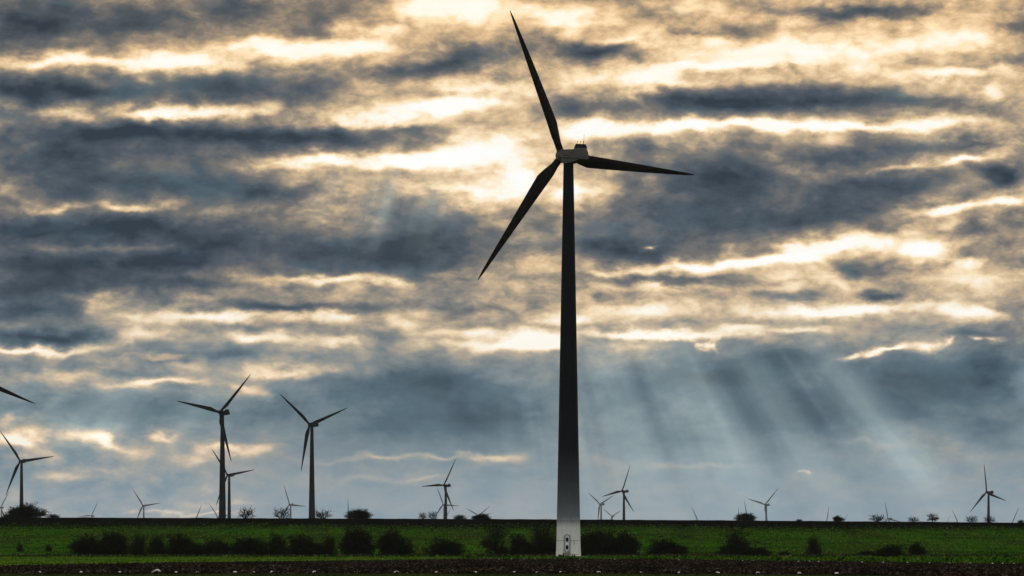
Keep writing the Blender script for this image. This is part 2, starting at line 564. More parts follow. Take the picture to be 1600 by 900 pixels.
def ground_mat(t, b):
    p = t_pos(t)
    mp = tn(t, 'ShaderNodeMapping'); t.links.new(p, mp.inputs[0]); mp.inputs[3].default_value = (1, .22 / K, 1)
    a = t_noise(t, mp.outputs[0], .9, 6, .7)
    c1 = t_ramp(t, a, [(.3, (.008, .022, .003)), (.5, (.030, .105, .006)), (.68, (.085, .17, .012))])
    a2 = t_noise(t, mp.outputs[0], .045, 4, .6)
    c2 = t_mix(t, t_map(t, a2, .45, .62, 0, .6), c1, (.030, .030, .010))
    sp = tn(t, 'ShaderNodeSeparateXYZ'); t.links.new(p, sp.inputs[0])
    mb = tn(t, 'ShaderNodeMapping'); t.links.new(p, mb.inputs[0]); mb.inputs[3].default_value = (.012, .030 / K, 1)
    c2 = t_mix(t, 1.0, c2, t_ramp(t, t_noise(t, mb.outputs[0], 1.0, 3, .5), [(.35, (.35, .4, .4)), (.5, (1, 1, .9)), (.65, (.6, .5, .5))]), 'MULTIPLY')
    # dark tone-mapping halo along the crest, painted into the ground colour
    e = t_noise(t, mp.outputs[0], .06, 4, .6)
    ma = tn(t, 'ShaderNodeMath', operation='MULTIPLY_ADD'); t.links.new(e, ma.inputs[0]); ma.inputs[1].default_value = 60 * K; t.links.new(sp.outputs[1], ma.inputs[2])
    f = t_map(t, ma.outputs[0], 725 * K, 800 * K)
    soil = t_ramp(t, t_noise(t, p, .8, 5), [(.35, (.0015, .002, .001)), (.7, (.004, .004, .002))])  # near-black tone for the crest halo
    t.links.new(t_mix(t, f, c2, soil), b.inputs['Base Color'])  # soil here is the dark crest halo tone
    bp = tn(t, 'ShaderNodeBump'); bp.inputs['Strength'].default_value = .6; bp.inputs['Distance'].default_value = .3
    t.links.new(a, bp.inputs['Height']); t.links.new(bp.outputs[0], b.inputs['Normal'])


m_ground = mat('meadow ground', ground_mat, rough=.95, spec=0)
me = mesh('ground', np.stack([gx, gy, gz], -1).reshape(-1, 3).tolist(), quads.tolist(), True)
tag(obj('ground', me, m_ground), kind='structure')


def row2D(py):
    return CAMH * F / (py - EYE)


def strip(name, top, bot, m, z, n=120):
    """sheet on the flat foreground between two edges given as (px,row) lists"""
    px = np.linspace(min(top[0][0], bot[0][0]), max(top[-1][0], bot[-1][0]), n)
    vs = []
    for e, k in ((bot, 0), (top, 1)):
        r = np.interp(px, [q[0] for q in e], [q[1] for q in e])
        D = CAMH * F / (r - EYE)
        X = (px - 800) / F * D
        wob = .6 * np.sin(X / 3.1) + .4 * np.sin(X / 1.3 + k)
        vs.append([(x, d + w_ , z) for x, d, w_ in zip(X, D, wob)])
    V_ = vs[0] + vs[1]
    return tag(obj(name, mesh(name, V_, [(i, i + 1, n + i + 1, n + i) for i in range(n - 1)]), m), kind='structure')


def soil_mat(t, b):
    p = t_pos(t)
    mp = tn(t, 'ShaderNodeMapping'); t.links.new(p, mp.inputs[0]); mp.inputs[3].default_value = (1, .15 / K, 1)
    a = t_noise(t, mp.outputs[0], 2.2, 6, .75)
    t.links.new(t_ramp(t, a, [(.35, (.003, .0025, .002)), (.5, (.009, .007, .0055)), (.68, (.026, .020, .016))]), b.inputs['Base Color'])


def fresh_mat(t, b):
    p = t_pos(t)
    mp = tn(t, 'ShaderNodeMapping'); t.links.new(p, mp.inputs[0]); mp.inputs[3].default_value = (1, .1 / K, 1)
    a = t_noise(t, mp.outputs[0], 1.2, 6, .75)
    t.links.new(t_ramp(t, a, [(.32, (.03, .07, .005)), (.5, (.09, .20, .012)), (.66, (.15, .25, .024))]), b.inputs['Base Color'])


m_soil = mat('ploughed soil', soil_mat, rough=.95, spec=0)
m_fresh = mat('young crop', fresh_mat, rough=.9, spec=0)
P_TOP = [(-500, 889), (0, 884), (200, 880), (400, 877.5), (600, 875.5), (715, 873.6), (860, 873.4), (1000, 874), (1200, 876), (1400, 878.6), (1600, 881), (2100, 886)]
P_BOT = [(-500, 897.2), (0, 897.2), (800, 897.2), (1000, 897.8), (1200, 898.4), (1350, 899.8), (1600, 902.5), (2100, 906)]
strip('ploughed_field', P_TOP, P_BOT, m_soil, .02)
strip('crop_strip', [(-500, 871.6), (0, 871.4), (300, 871.6), (500, 871.8), (650, 872.0), (715, 873.2)], [(-500, 889), (0, 884), (200, 880), (400, 877.5), (600, 875.5), (715, 873.6)], m_fresh, .03)
m_verge = mat('rough verge', color=(.030, .060, .008), rough=.9, spec=0)
strip('grass_verge', P_BOT, [(-500, 930), (2100, 930)], m_verge, .03)

m_gravel = mat('pale trodden gravel', color=(.22, .17, .12), rough=.95, spec=0)
strip('gravel_track', [(846, 870.6), (905, 870.2), (948, 870.9)], [(846, 871.3), (905, 872.0), (948, 871.5)], m_gravel, .045)

# ------------------------------------------------------------------ scattered growth and clods


def tufts(name, X, Y, Z, h, wd, m, blades=3, label='', cat=''):
    n = len(X)
    tri = np.zeros((n, blades, 3, 3))
    for k in range(blades):
        a = rng.uniform(0, 2 * pi, n)
        lean = rng.uniform(-.4, .4, (n, 2)) * h[:, None]
        bx, by = np.cos(a) * wd, np.sin(a) * wd
        tri[:, k, 0] = np.stack([X - bx, Y - by, Z - .03], -1)
        tri[:, k, 1] = np.stack([X + bx, Y + by, Z - .03], -1)
        tri[:, k, 2] = np.stack([X + lean[:, 0], Y + lean[:, 1], Z + h * rng.uniform(.6, 1.1, n)], -1)
    me = fast_mesh(name, tri.reshape(-1, 3), 3)
    at = me.attributes.new('rnd', 'FLOAT', 'FACE')
    at.data.foreach_set('value', np.repeat(rng.uniform(0, 1, n), blades).astype(np.float32))
    o = obj(name, me, m)
    return tag(o, label, cat, kind='stuff')


def tuft_mat(cols):
    def f(t, b):
        at = tn(t, 'ShaderNodeAttribute', attribute_name='rnd')
        c = t_ramp(t, at.outputs['Fac'], cols)
        p = t_pos(t)
        mp = tn(t, 'ShaderNodeMapping'); t.links.new(p, mp.inputs[0]); mp.inputs[3].default_value = (1, .3 / K, 1)
        a = t_noise(t, mp.outputs[0], .12, 4, .6)
        c = t_mix(t, 1.0, c, t_ramp(t, a, [(.36, (.28, .36, .32)), (.52, (.95, .95, .9)), (.64, (1.1, .8, .6))]), 'MULTIPLY')
        t.links.new(c, b.inputs['Base Color'])
    return f


m_tuft = mat('meadow grass', tuft_mat([(0, (.005, .013, .003)), (.35, (.026, .10, .005)), (.7, (.07, .21, .010)), (.93, (.15, .24, .020)), (1, (.20, .18, .05))]), rough=.8, spec=0)
m_tuft2 = mat('bright crop blades', tuft_mat([(0, (.03, .06, .006)), (.4, (.10, .23, .014)), (.8, (.15, .30, .022)), (1, (.28, .30, .08))]), rough=.8, spec=0)


def frustum(n, y0, y1, pw=1.0):
    Y = np.sqrt(rng.uniform(y0 ** 2, y1 ** 2, n)) if pw == 1 else rng.uniform(y0, y1, n)
    X = Y * rng.uniform(-.285, .285, n)
    return X, Y


def edge_D(px, e):
    r = np.interp(px, [q[0] for q in e], [q[1] for q in e])
    return CAMH * F / (r - EYE) / K


X, Y = frustum(150000, 225, 850)
px = 800 + X / Y * F / K
top = edge_D(px, P_TOP)
on_slope = Y > np.where(px < 715, 460, top + 2)
keep = on_slope & (rng.uniform(0, 1, len(X)) < np.clip((800 - Y) / 100, 0.0, 1))
X, Y = X[keep], Y[keep]
h = rng.uniform(.10, .34, len(X)); h *= np.where(rng.uniform(0, 1, len(X)) < .04, 2.2, 1)
tufts('meadow_grass', X, Y * K, terrain(X, Y * K), h, h * .55, m_tuft, 3, 'dark green rough grass covering the hillside below the ridge', 'grass')
# rough bank at the foot of the slope
X, Y = frustum(16000, 500, 540)
h = rng.uniform(.25, .8, len(X))
k = rng.uniform(0, 1, len(X)) < .5 + .5 * np.sin(X / 9) * np.sin(X / 3.7)
X, Y, h = X[k], Y[k], h[k]
m_bank = mat('rough bank growth', tuft_mat([(0, (.008, .010, .004)), (.5, (.03, .06, .01)), (.8, (.07, .085, .03)), (1, (.20, .17, .09))]), rough=.9, spec=0)
tufts('rough_grass', X, Y * K, terrain(X, Y * K), h, h * .5, m_bank, 4, 'taller tangled yellowish grass at the foot of the green slope', 'grass')
# fresh crop strip and near verge
X, Y = frustum(60000, 235, 470)
px = 800 + X / Y * F / K
k = (px < 718) & (Y > edge_D(px, P_TOP) + 1) & (Y < 458)
X, Y = X[k], Y[k]
h = rng.uniform(.10, .28, len(X))
tufts('young_crop', X, Y * K, terrain(X, Y * K) + .03, h, h * .6, m_tuft2, 3, 'bright green young crop in a narrow strip left of the tall turbine', 'crop')
X, Y = frustum(60000, 125, 166)
px = 800 + X / Y * F / K
k = (Y < edge_D(px, P_BOT) + rng.normal(0, .6, len(px)))
X, Y = X[k], Y[k]
h = rng.uniform(.03, .08, len(X))
tufts('verge_grass', X, Y * K, terrain(X, Y * K) + .03, h, h * .6, m_bank, 3, 'green grass edge along the bottom of the photo', 'grass')

# clods of turned earth
X, Y = frustum(90000, 145, 480)
px = 800 + X / Y * F / K
k = (Y < edge_D(px, P_TOP)) & (Y > edge_D(px, P_BOT))
X, Y = X[k], Y[k]
n = len(X)
r = rng.uniform(.05, .22, n)
oct_ = np.array([(1, 0, 0), (0, 1, 0), (-1, 0, 0), (0, -1, 0), (0, 0, .8)])
V5 = oct_[None] * r[:, None, None] * rng.uniform(.6, 1.3, (n, 5, 3))
a = rng.uniform(0, pi, n)
ca, sa = np.cos(a)[:, None], np.sin(a)[:, None]
V5 = np.stack([V5[..., 0] * ca - V5[..., 1] * sa, V5[..., 0] * sa + V5[..., 1] * ca, V5[..., 2]], -1)
V5 += np.stack([X, Y * K, np.full(n, .01)], -1)[:, None]
tri = V5[:, [0, 1, 4, 1, 2, 4, 2, 3, 4, 3, 0, 4]].reshape(-1, 3)
me = fast_mesh('soil_clods', tri, 3)
at = me.attributes.new('rnd', 'FLOAT', 'FACE')
at.data.foreach_set('value', np.repeat(rng.uniform(0, 1, n), 4).astype(np.float32))
m_clod = mat('clod earth', tuft_mat([(0, (.003, .0025, .002)), (.5, (.016, .012, .009)), (.85, (.045, .034, .027)), (1, (.10, .085, .07))]), rough=.95, spec=0)
tag(obj('soil_clods', me, m_clod), 'dark brown clods of turned earth across the ploughed strip', 'soil', kind='stuff')

# ------------------------------------------------------------------ wind turbines


def tower_halo_paint(t, b):
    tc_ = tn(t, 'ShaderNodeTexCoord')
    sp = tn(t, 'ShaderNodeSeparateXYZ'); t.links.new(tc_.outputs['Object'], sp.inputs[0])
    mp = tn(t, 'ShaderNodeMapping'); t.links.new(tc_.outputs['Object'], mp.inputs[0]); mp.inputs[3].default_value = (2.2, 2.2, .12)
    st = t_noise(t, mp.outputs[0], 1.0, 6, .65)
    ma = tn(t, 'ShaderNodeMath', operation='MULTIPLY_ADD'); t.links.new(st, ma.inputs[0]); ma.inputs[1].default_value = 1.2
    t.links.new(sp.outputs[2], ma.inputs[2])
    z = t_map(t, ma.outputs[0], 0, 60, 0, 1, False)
    # pale foot fading to dark: tone-mapping halo painted into the tower colour
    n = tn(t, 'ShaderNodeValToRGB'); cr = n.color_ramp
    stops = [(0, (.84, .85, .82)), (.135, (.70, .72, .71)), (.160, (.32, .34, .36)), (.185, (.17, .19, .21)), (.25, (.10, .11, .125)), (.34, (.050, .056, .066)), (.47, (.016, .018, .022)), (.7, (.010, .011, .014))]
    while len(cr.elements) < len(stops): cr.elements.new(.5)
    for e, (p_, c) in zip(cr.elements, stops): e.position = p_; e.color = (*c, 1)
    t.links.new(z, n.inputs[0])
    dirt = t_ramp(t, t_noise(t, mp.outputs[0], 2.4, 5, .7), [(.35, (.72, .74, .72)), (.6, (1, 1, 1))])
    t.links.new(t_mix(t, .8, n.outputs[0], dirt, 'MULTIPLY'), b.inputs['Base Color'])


def weather(c0, c1):
    def f(t, b):
        tc_ = tn(t, 'ShaderNodeTexCoord')
        st = t_noise(t, tc_.outputs['Object'], .5, 5, .65)
        t.links.new(t_ramp(t, st, [(.35, c0), (.65, c1)]), b.inputs['Base Color'])
    return f


m_tower = mat('halo-graded tower paint', tower_halo_paint, rough=.5, spec=.03)
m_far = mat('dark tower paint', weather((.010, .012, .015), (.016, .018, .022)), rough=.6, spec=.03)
m_pale = mat('haze-paled turbine paint', weather((.13, .15, .17), (.20, .22, .24)), rough=.6, spec=.03)  # paler copy for far turbines, distance haze put into the colour
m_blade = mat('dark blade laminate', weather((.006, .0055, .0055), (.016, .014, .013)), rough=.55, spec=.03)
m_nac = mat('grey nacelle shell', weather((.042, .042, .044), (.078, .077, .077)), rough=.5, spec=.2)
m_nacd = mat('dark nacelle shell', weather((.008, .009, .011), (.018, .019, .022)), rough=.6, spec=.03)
m_black = mat('black rubber', color=(.012, .013, .016), rough=.7, spec=.1)
m_steel = mat('galvanised steel', weather((.30, .31, .32), (.5, .51, .5)), rough=.45, spec=.4)
m_mark = mat('dark letter paint', color=(.02, .03, .02), rough=.7, spec=.1)
m_red = mat('red emblem paint', color=(.20, .03, .02), rough=.7, spec=.1)
m_conc = mat('foundation concrete', weather((.16, .13, .10), (.30, .26, .20)), rough=.9, spec=.1)


def tower_mesh(top, base_r=3.18, top_r=1.29, seams=(4.2, 9.2, 24, 46, 70), foot=True, n=40):
    m = MB()
    prof = []
    zs = sorted(set([0, .4] + list(np.linspace(2, top, 24))))
    for z in zs:
        prof.append((base_r + (top_r - base_r) * (z / top) + (.10 * max(0, 1 - z / 3) if foot else 0), z))
    for s_ in seams:
        rr = base_r + (top_r - base_r) * (s_ / top)
        prof += [(rr + .002, s_ - .09), (rr + .035, s_ - .07), (rr + .035, s_ + .07), (rr + .002, s_ + .09)]
    prof.sort(key=lambda q: q[1])
    m.lathe(prof, n)
    me = m.build('tower'); autosmooth(me)
    return me


def blade_mesh(nst=16, nsec=14):
    rings = []
    for i in range(nst + 1):
        s_ = i / nst
        r = .9 + (RB - .9) * s_
        q = r / RB
        if q < .05: ch, th = 1.75, 1.0
        elif q < .20:
            k = (q - .05) / .15; k = k * k * (3 - 2 * k)
            ch, th = 1.75 + 1.65 * k, 1.0 - .66 * k
        else:
            k = (q - .20) / .80
            ch = 3.4 * (1 - k) ** .92 + .42 * k if k < .97 else .45
            ch = max(ch, .32)
            th = .34 - .16 * k
        if i == nst: ch = .16
        tw = radians(16) * (1 - min(1, q * 1.6)) + radians(7)
        bend = 0
        ring = []
        le = -.32 * ch if q > .05 else -.5 * ch
        kk = min(1, max(0, (q - .05) / .15)); le = (-.5 * (1 - kk) - .30 * kk) * ch
        for j in range(nsec):
            a_ = 2 * pi * j / nsec
            cx = le + ch * (.5 - .5 * cos(a_))       # leading edge at -x, trailing edge at +x
            prof_ = sin(a_)
            yy = prof_ * th * ch * .5 * ((1 - kk) + kk * (1.25 - .95 * (.5 - .5 * cos(a_))))
            X_ = cx * cos(tw) - yy * sin(tw)
            Y_ = cx * sin(tw) + yy * cos(tw)
            ring.append((X_, Y_ - bend * 0 + bend * .6, r))
        rings.append(ring)
    m = MB(); m.loft(rings)
    me = m.build('blade'); autosmooth(me, 60)
    return me


def nacelle_mesh():
    # side outline (a forward, z) with half width; lofted across the width
    out = [(2.15, -.55, 0), (2.35, .3, 0), (1.9, 1.1, 0), (1.0, 1.46, 0), (-2.0, 1.62, 0), (-5.4, 1.66, 0), (-5.7, 2.95, 1), (-6.9, 3.0, 1), (-8.0, .9, 0), (-8.3, .1, 0), (-8.3, -.8, 0)]
    m = MB()
    rings = []
    for b_, inset in ((-1.5, .0), (-1.42, 0), (1.42, 0), (1.5, 0)):
        ring = []
        for a_, z_, top_ in out:
            k = 1 - .06 * (abs(b_) > 1.45)
            bb = b_ * (.72 if top_ else (.93 if z_ > 1.3 else 1))
            ring.append((bb, a_ * k, (z_ - .3) * k + .3))
        rings.append(ring)
    m.loft(rings)
    me = m.build('nacelle'); autosmooth(me, 30)
    return me


def belly_mesh():
    m = MB()
    out = [(1.9, -.56), (1.5, -2.0), (-1.2, -2.05), (-6.6, -1.2), (-8.1, -.82)]
    m.loft([[(b_, a_, z_) for a_, z_ in out] for b_ in (-1.25, 1.25)])
    return m.build('belly')


def spinner_mesh():
    m = MB()
    prof = [(1.42, 2.40), (1.5, 2.9), (1.5, 4.0), (1.35, 4.6), (1.0, 5.1), (.5, 5.4), (.08, 5.5)]
    n = 24
    m.loft([[(r * cos(2 * pi * i / n), y, r * sin(2 * pi * i / n)) for i in range(n)][::-1] for r, y in prof])
    for k in range(3):
        th_ = radians(120 * k)
        d = Vector((sin(th_), 0, cos(th_)))
        m.tube(Vector((0, 3.55, 0)) + d * .9, Vector((0, 3.55, 0)) + d * 1.75, .98, .92, 16)
    me = m.build('rotor_hub'); autosmooth(me, 40)
    return me


me_blade, me_nac, me_belly, me_spin = blade_mesh(), nacelle_mesh(), belly_mesh(), spinner_mesh()


def cooler_band():
    # dark louvred top of the cooling hood
    m = MB()
    lo = [(-5.55, 1.12, 2.1), (-5.55, -1.12, 2.1), (-7.36, -1.12, 2.1), (-7.36, 1.12, 2.1)]
    hi = [(-5.72, 1.12, 3.06), (-5.72, -1.12, 3.06), (-6.93, -1.12, 3.06), (-6.93, 1.12, 3.06)]
    m.loft([[(b_ * 1.22, a_ + (.05 if a_ > -6 else -.05), z_) for a_, b_, z_ in lo], [(b_ * 1.0, a_ + (.05 if a_ > -6 else -.05), z_) for a_, b_, z_ in hi]])
    return m.build('cooling_hood')


SETS = {}


def build_turbine(name, tx, ty, gz, ph, yaw, hubz, far):
    root = bpy.data.objects.new(name, None)
    C.objects.link(root)
    root.location = (tx, ty, gz)
    root.rotation_euler = (0, 0, radians(yaw))
    hh = hubz - gz - 3.55 * sin(TILT)
    tm = tower_mesh(hh - 1.95, n=24 if far else 48)
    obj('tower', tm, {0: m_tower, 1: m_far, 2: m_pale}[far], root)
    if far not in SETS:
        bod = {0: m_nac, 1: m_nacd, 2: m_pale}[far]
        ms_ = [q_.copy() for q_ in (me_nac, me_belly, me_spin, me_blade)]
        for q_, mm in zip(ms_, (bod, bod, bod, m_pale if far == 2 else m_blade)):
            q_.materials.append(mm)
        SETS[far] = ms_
    a_, b2_, c_, d_ = SETS[far]
    nac = obj('nacelle', a_, None, root, (0, 0, hh))
    nac.rotation_euler = (TILT, 0, 0)
    obj('belly', b2_, None, nac)
    hubo = obj('rotor_hub', c_, None, root, (0, 0, hh))
    hubo.rotation_mode = 'YXZ'; hubo.rotation_euler = (TILT, radians(90 - ph), 0)
    for k in range(3):
        b_ = obj('blade', d_, None, root, (0, 3.55 * cos(TILT), hh + 3.55 * sin(TILT)))
        b_.rotation_mode = 'YXZ'; b_.rotation_euler = (TILT, radians(90 - ph + 120 * k), 0)
    return root, nac


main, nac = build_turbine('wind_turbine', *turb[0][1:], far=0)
tag(main, 'tallest wind turbine in the centre, dark tower with a white foot and an oval door', 'wind turbine', 'wind turbines of the wind farm')
obj('cooling_hood', cooler_band(), m_nacd, nac)
for a_, b_, ln, rr in ((-5.95, -.75, .85, .09), (-6.3, -.1, .85, .09), (-6.65, .55, .85, .09)):
    q = MB(); q.tube((b_, a_, 3.0), (b_, a_, 3.0 + ln * .5), rr * .55, None, 8); q.tube((b_, a_, 3.0 + ln * .5), (b_, a_, 3.0 + ln), rr, None, 8)
    obj('wind_sensor', q.build('wind_sensor'), m_steel, nac)
q = MB(); q.tube((.62, -6.75, 3.0), (.62, -6.75, 5.6), .05, .03, 8)
obj('antenna', q.build('antenna'), m_black, nac)
# faded marks on the near side of the nacelle (unreadable small letters and a red emblem)
xx = -.3
for wd_, gap_, hh_ in ((.30, .12, .34), (.26, .12, .30), (.26, .14, .30), (.34, .12, .36), (.30, .12, .34), (.30, .10, .34), (.26, .1, .30)):
    q = MB(); q.box(-1.514, -1.503, xx - wd_, xx, -.12, -.12 + hh_); xx -= wd_ + gap_
    obj('letter', q.build('letter'), m_mark, nac)
q = MB(); q.box(-1.514, -1.503, .30, .75, .55, .88); q.box(-1.514, -1.503, .8, 1.05, .35, .6)
obj('emblem', q.build('emblem'), m_red, nac)
q = MB(); q.box(-1.53, -1.4, -8.1, 2.0, -.62, -.52)
obj('seam', q.build('seam'), m_black, nac)

# door of the tall turbine: parts placed on the tower face towards the camera
yaw0 = radians(turb[0][5])


def on_tower(name, me_, m, ang_px, parent=None):
    """door kit is modelled facing -Y; it is turned to sit at the picture position ang_px on the tower"""
    o = obj(name, me_, m, parent)
    return o


door_x = (880.6 - 885.2) / F * 505            # offset across the tower face
alpha = math.asin(door_x / 3.2)
R0 = 3.16
door = MB()


def stadium(w_, h_, z0, y, n=10):
    r = w_ / 2
    pts = [(r * cos(pi * i / n), y, z0 + h_ - r + r * sin(pi * i / n)) for i in range(n + 1)]
    pts += [(-r * cos(pi * i / n), y, z0 + r - r * sin(pi * i / n)) for i in range(n + 1)]
    return pts


door.loft([stadium(1.30, 4.3, 1.35, -R0 - .12), stadium(1.30, 4.3, 1.35, -R0 + .35)])
droot = obj('door', door.build('door'), mat('door paint', color=(.62, .65, .66), rough=.5), main)
droot.rotation_euler = (0, 0, -yaw0 + alpha)
fr = MB()
o_, i_ = stadium(1.62, 4.62, 1.19, -R0 - .20), stadium(1.36, 4.36, 1.32, -R0 - .20)
o2, i2 = stadium(1.62, 4.62, 1.19, -R0 + .35), stadium(1.36, 4.36, 1.32, -R0 + .35)
n_ = len(o_)
fr.add(o_ + i_ + o2 + i2, [(k, (k + 1) % n_, n_ + (k + 1) % n_, n_ + k) for k in range(n_)] + [(2 * n_ + k, 2 * n_ + (k + 1) % n_, (k + 1) % n_, k) for k in range(n_)] + [(n_ + k, n_ + (k + 1) % n_, 3 * n_ + (k + 1) % n_, 3 * n_ + k) for k in range(n_)])
obj('frame', fr.build('frame'), mat('frame rubber', color=(.05, .06, .065), rough=.6), droot)  # dark rim around the door
for z0 in (1.95, 3.95):
    q = MB(); q.box(-.34, .34, -R0 - .16, -R0 - .11, z0, z0 + 1.0)
    for k in range(7):
        q.box(-.34, .34, -R0 - .20, -R0 - .165, z0 + .05 + k * .14, z0 + .10 + k * .14)
    obj('louvre', q.build('louvre'), m_black, droot)
q = MB(); q.box(-.2, .25, -R0 - .2, -R0 - .13, 3.3, 3.55)
obj('lamp_housing', q.build('lamp_housing'), mat('white enamel', color=(.85, .86, .85), rough=.4), droot)
st = MB()
st.box(-.9, .9, -R0 - 1.3, -R0 - .24, .95, 1.08)
for k in range(5):
    st.box(-.55, .55, -R0 - 1.62 - .28 * k, -R0 - 1.36 - .28 * k, .78 - .18 * k, .82 - .18 * k)
for s_ in (-1, 1):
    st.tube((s_ * .62, -R0 - 1.3, .9), (s_ * .62, -R0 - 2.8, .02), .05, None, 6)
    st.tube((s_ * .85, -R0 - .3, 0), (s_ * .85, -R0 - .3, .95), .05, None, 6)
obj('stairs', st.build('stairs'), m_nacd, droot)
for s_ in (-1, 1):
    rl = MB()
    rl.tube((s_ * .88, -R0 - 1.25, 1.08), (s_ * .88, -R0 - 1.25, 2.1), .035, None, 6)
    rl.tube((s_ * .88, -R0 - .35, 2.1), (s_ * .88, -R0 - 1.25, 2.1), .035, None, 6)
    rl.tube((s_ * .88, -R0 - 1.25, 2.1), (s_ * .75, -R0 - 2.75, 1.0), .035, None, 6)
    rl.tube((s_ * .75, -R0 - 2.75, .0), (s_ * .75, -R0 - 2.75, 1.0), .035, None, 6)
    obj('handrail', rl.build('handrail'), m_nacd, droot)

# rust run and small sign line on the foot of the tower
for k in range(7):
    q = MB(); q.box(-.11, .11, -.012, .03, 0, random.uniform(.09, .17))
    dx_ = .75 + .3 * k
    a_ = -yaw0 + math.asin(dx_ / 3.26)
    o_ = obj('letter', q.build('letter'), m_mark, main, (3.272 * sin(a_), -3.272 * cos(a_), .62))
    o_.rotation_euler = (0, 0, a_)
# bolted joints between the tower sections
m_joint = mat('grimy joint', weather((.10, .11, .11), (.22, .23, .23)), rough=.7, spec=.05)
mh = turb[0][6] - 3.55 * sin(TILT) - 1.95
for s_ in (4.2, 9.3, 24, 46, 70):
    rr = 3.18 + (1.29 - 3.18) * (s_ / mh) + .045
    q = MB(); q.lathe([(rr - .12, -.05), (rr, -.045), (rr, .045), (rr - .12, .05)], 48)
    obj('joint_ring', q.build('joint_ring'), m_joint if s_ < 10 else m_nacd, main, (0, 0, s_))
# rust run under the first joint
q = MB()
for x_, w_, h_ in ((1.38, .10, 1.3), (1.52, .07, .8), (1.26, .05, .6)):
    q.box(x_, x_ + w_, -.006, .03, 4.15 - h_, 4.15)
a_ = -yaw0 + math.asin(.0)
st_ = obj('stain', q.build('stain'), mat('grey run of dirt', color=(.25, .27, .26), rough=.9, spec=.0), main)
for v in st_.data.vertices:
    rr = 3.18 + (1.29 - 3.18) * (v.co.z / mh) + .035 * 0 + (.012 if v.co.y < 0 else -.03) + .10 * max(0, 1 - v.co.z / 3)
    v.co = Vector((v.co.x, -sqrt(rr * rr - v.co.x ** 2), v.co.z))
st_.rotation_euler = (0, 0, -yaw0)
# concrete pad
pad = MB(); pad.lathe([(9.5, -.3), (9.5, .10), (9.2, .16), (.5, .22)], 48)
obj('foundation', pad.build('foundation'), m_conc, main)

LB = {
 'A': 'large dark wind turbine left of centre with another turbine just behind its tower',
 'B': 'dark wind turbine standing alone right of the overlapping pair',
 'C': 'dark wind turbine at the left edge rising behind the dense ridge bush',
 'D': 'smaller dark wind turbine half hidden behind the large tower left of centre',
 'E': 'wind turbine beyond the left edge of which only one blade tip shows',
 'F': 'small distant turbine left of the overlapping pair, hub well above the ridge',
 'G': 'distant turbine with hub on the ridge line, right of the bush at the left edge',
 'H': 'faint distant turbine cut by the left edge of the photo',
 'I': 'distant turbine showing one short blade just left of the overlapping pair',
 'J': 'distant turbine with blades showing low on both sides of the large left tower',
 'K': 'small distant turbine between two bare ridge bushes, left of the lone dark turbine',
 'L': 'distant turbine showing one upright blade behind the dense bush right of the lone turbine',
 'M': 'very faint blade just right of the foot of the lone dark turbine',
 'N': 'dark mid-distance turbine left of the tallest one with a level left blade',
 'O': 'pale distant turbine directly behind the dark mid-distance turbine left of the tallest one',
 'P': 'faintest low turbine behind the dark mid-distance turbine left of the tallest one',
 'Q': 'distant turbine showing a low V of two blades above a ridge bush',
 'R': 'pale distant turbine just right of the tallest tower with blades in a Y',
 'S': 'dark mid-distance turbine right of the tallest tower, one blade almost upright',
 'T': 'tiny far turbine showing a V on the ridge between the pale and the dark turbine',
 'U': 'lone blade tip leaning left on the ridge, midway between dark turbine and ridge bush',
 'V': 'short upright blade at the left side of the ridge bush right of centre',
 'W': 'taller blade tip rising out of the ridge bush right of centre',
 'X': 'pale distant turbine right of the ridge bush right of centre, hub clear of the ridge',
 'Y': 'lone near-upright blade tip leaning right, left of a small dark ridge bush',
 'Z': 'tiny blade tip leaning right, touching the right side of a small dark ridge bush',
 'AA': 'distant turbine with upright blade and hub on the ridge beside a wide bare bush',
 'BB': 'shortest blade tip on the ridge left of the dark turbine at the right edge',
 'CC': 'blade tip leaning left just left of the bare bushes at the right edge',
 'DD': 'dark mid-distance turbine near the right edge standing behind a bare bush',
 'EE': 'blade tip leaning right at the far right end of the ridge',
}
for t_ in turb[1:]:
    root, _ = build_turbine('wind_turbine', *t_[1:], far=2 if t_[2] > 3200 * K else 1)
    tag(root, LB[t_[0]], 'wind turbine', 'wind turbines of the wind farm')

# ------------------------------------------------------------------ bushes and trees


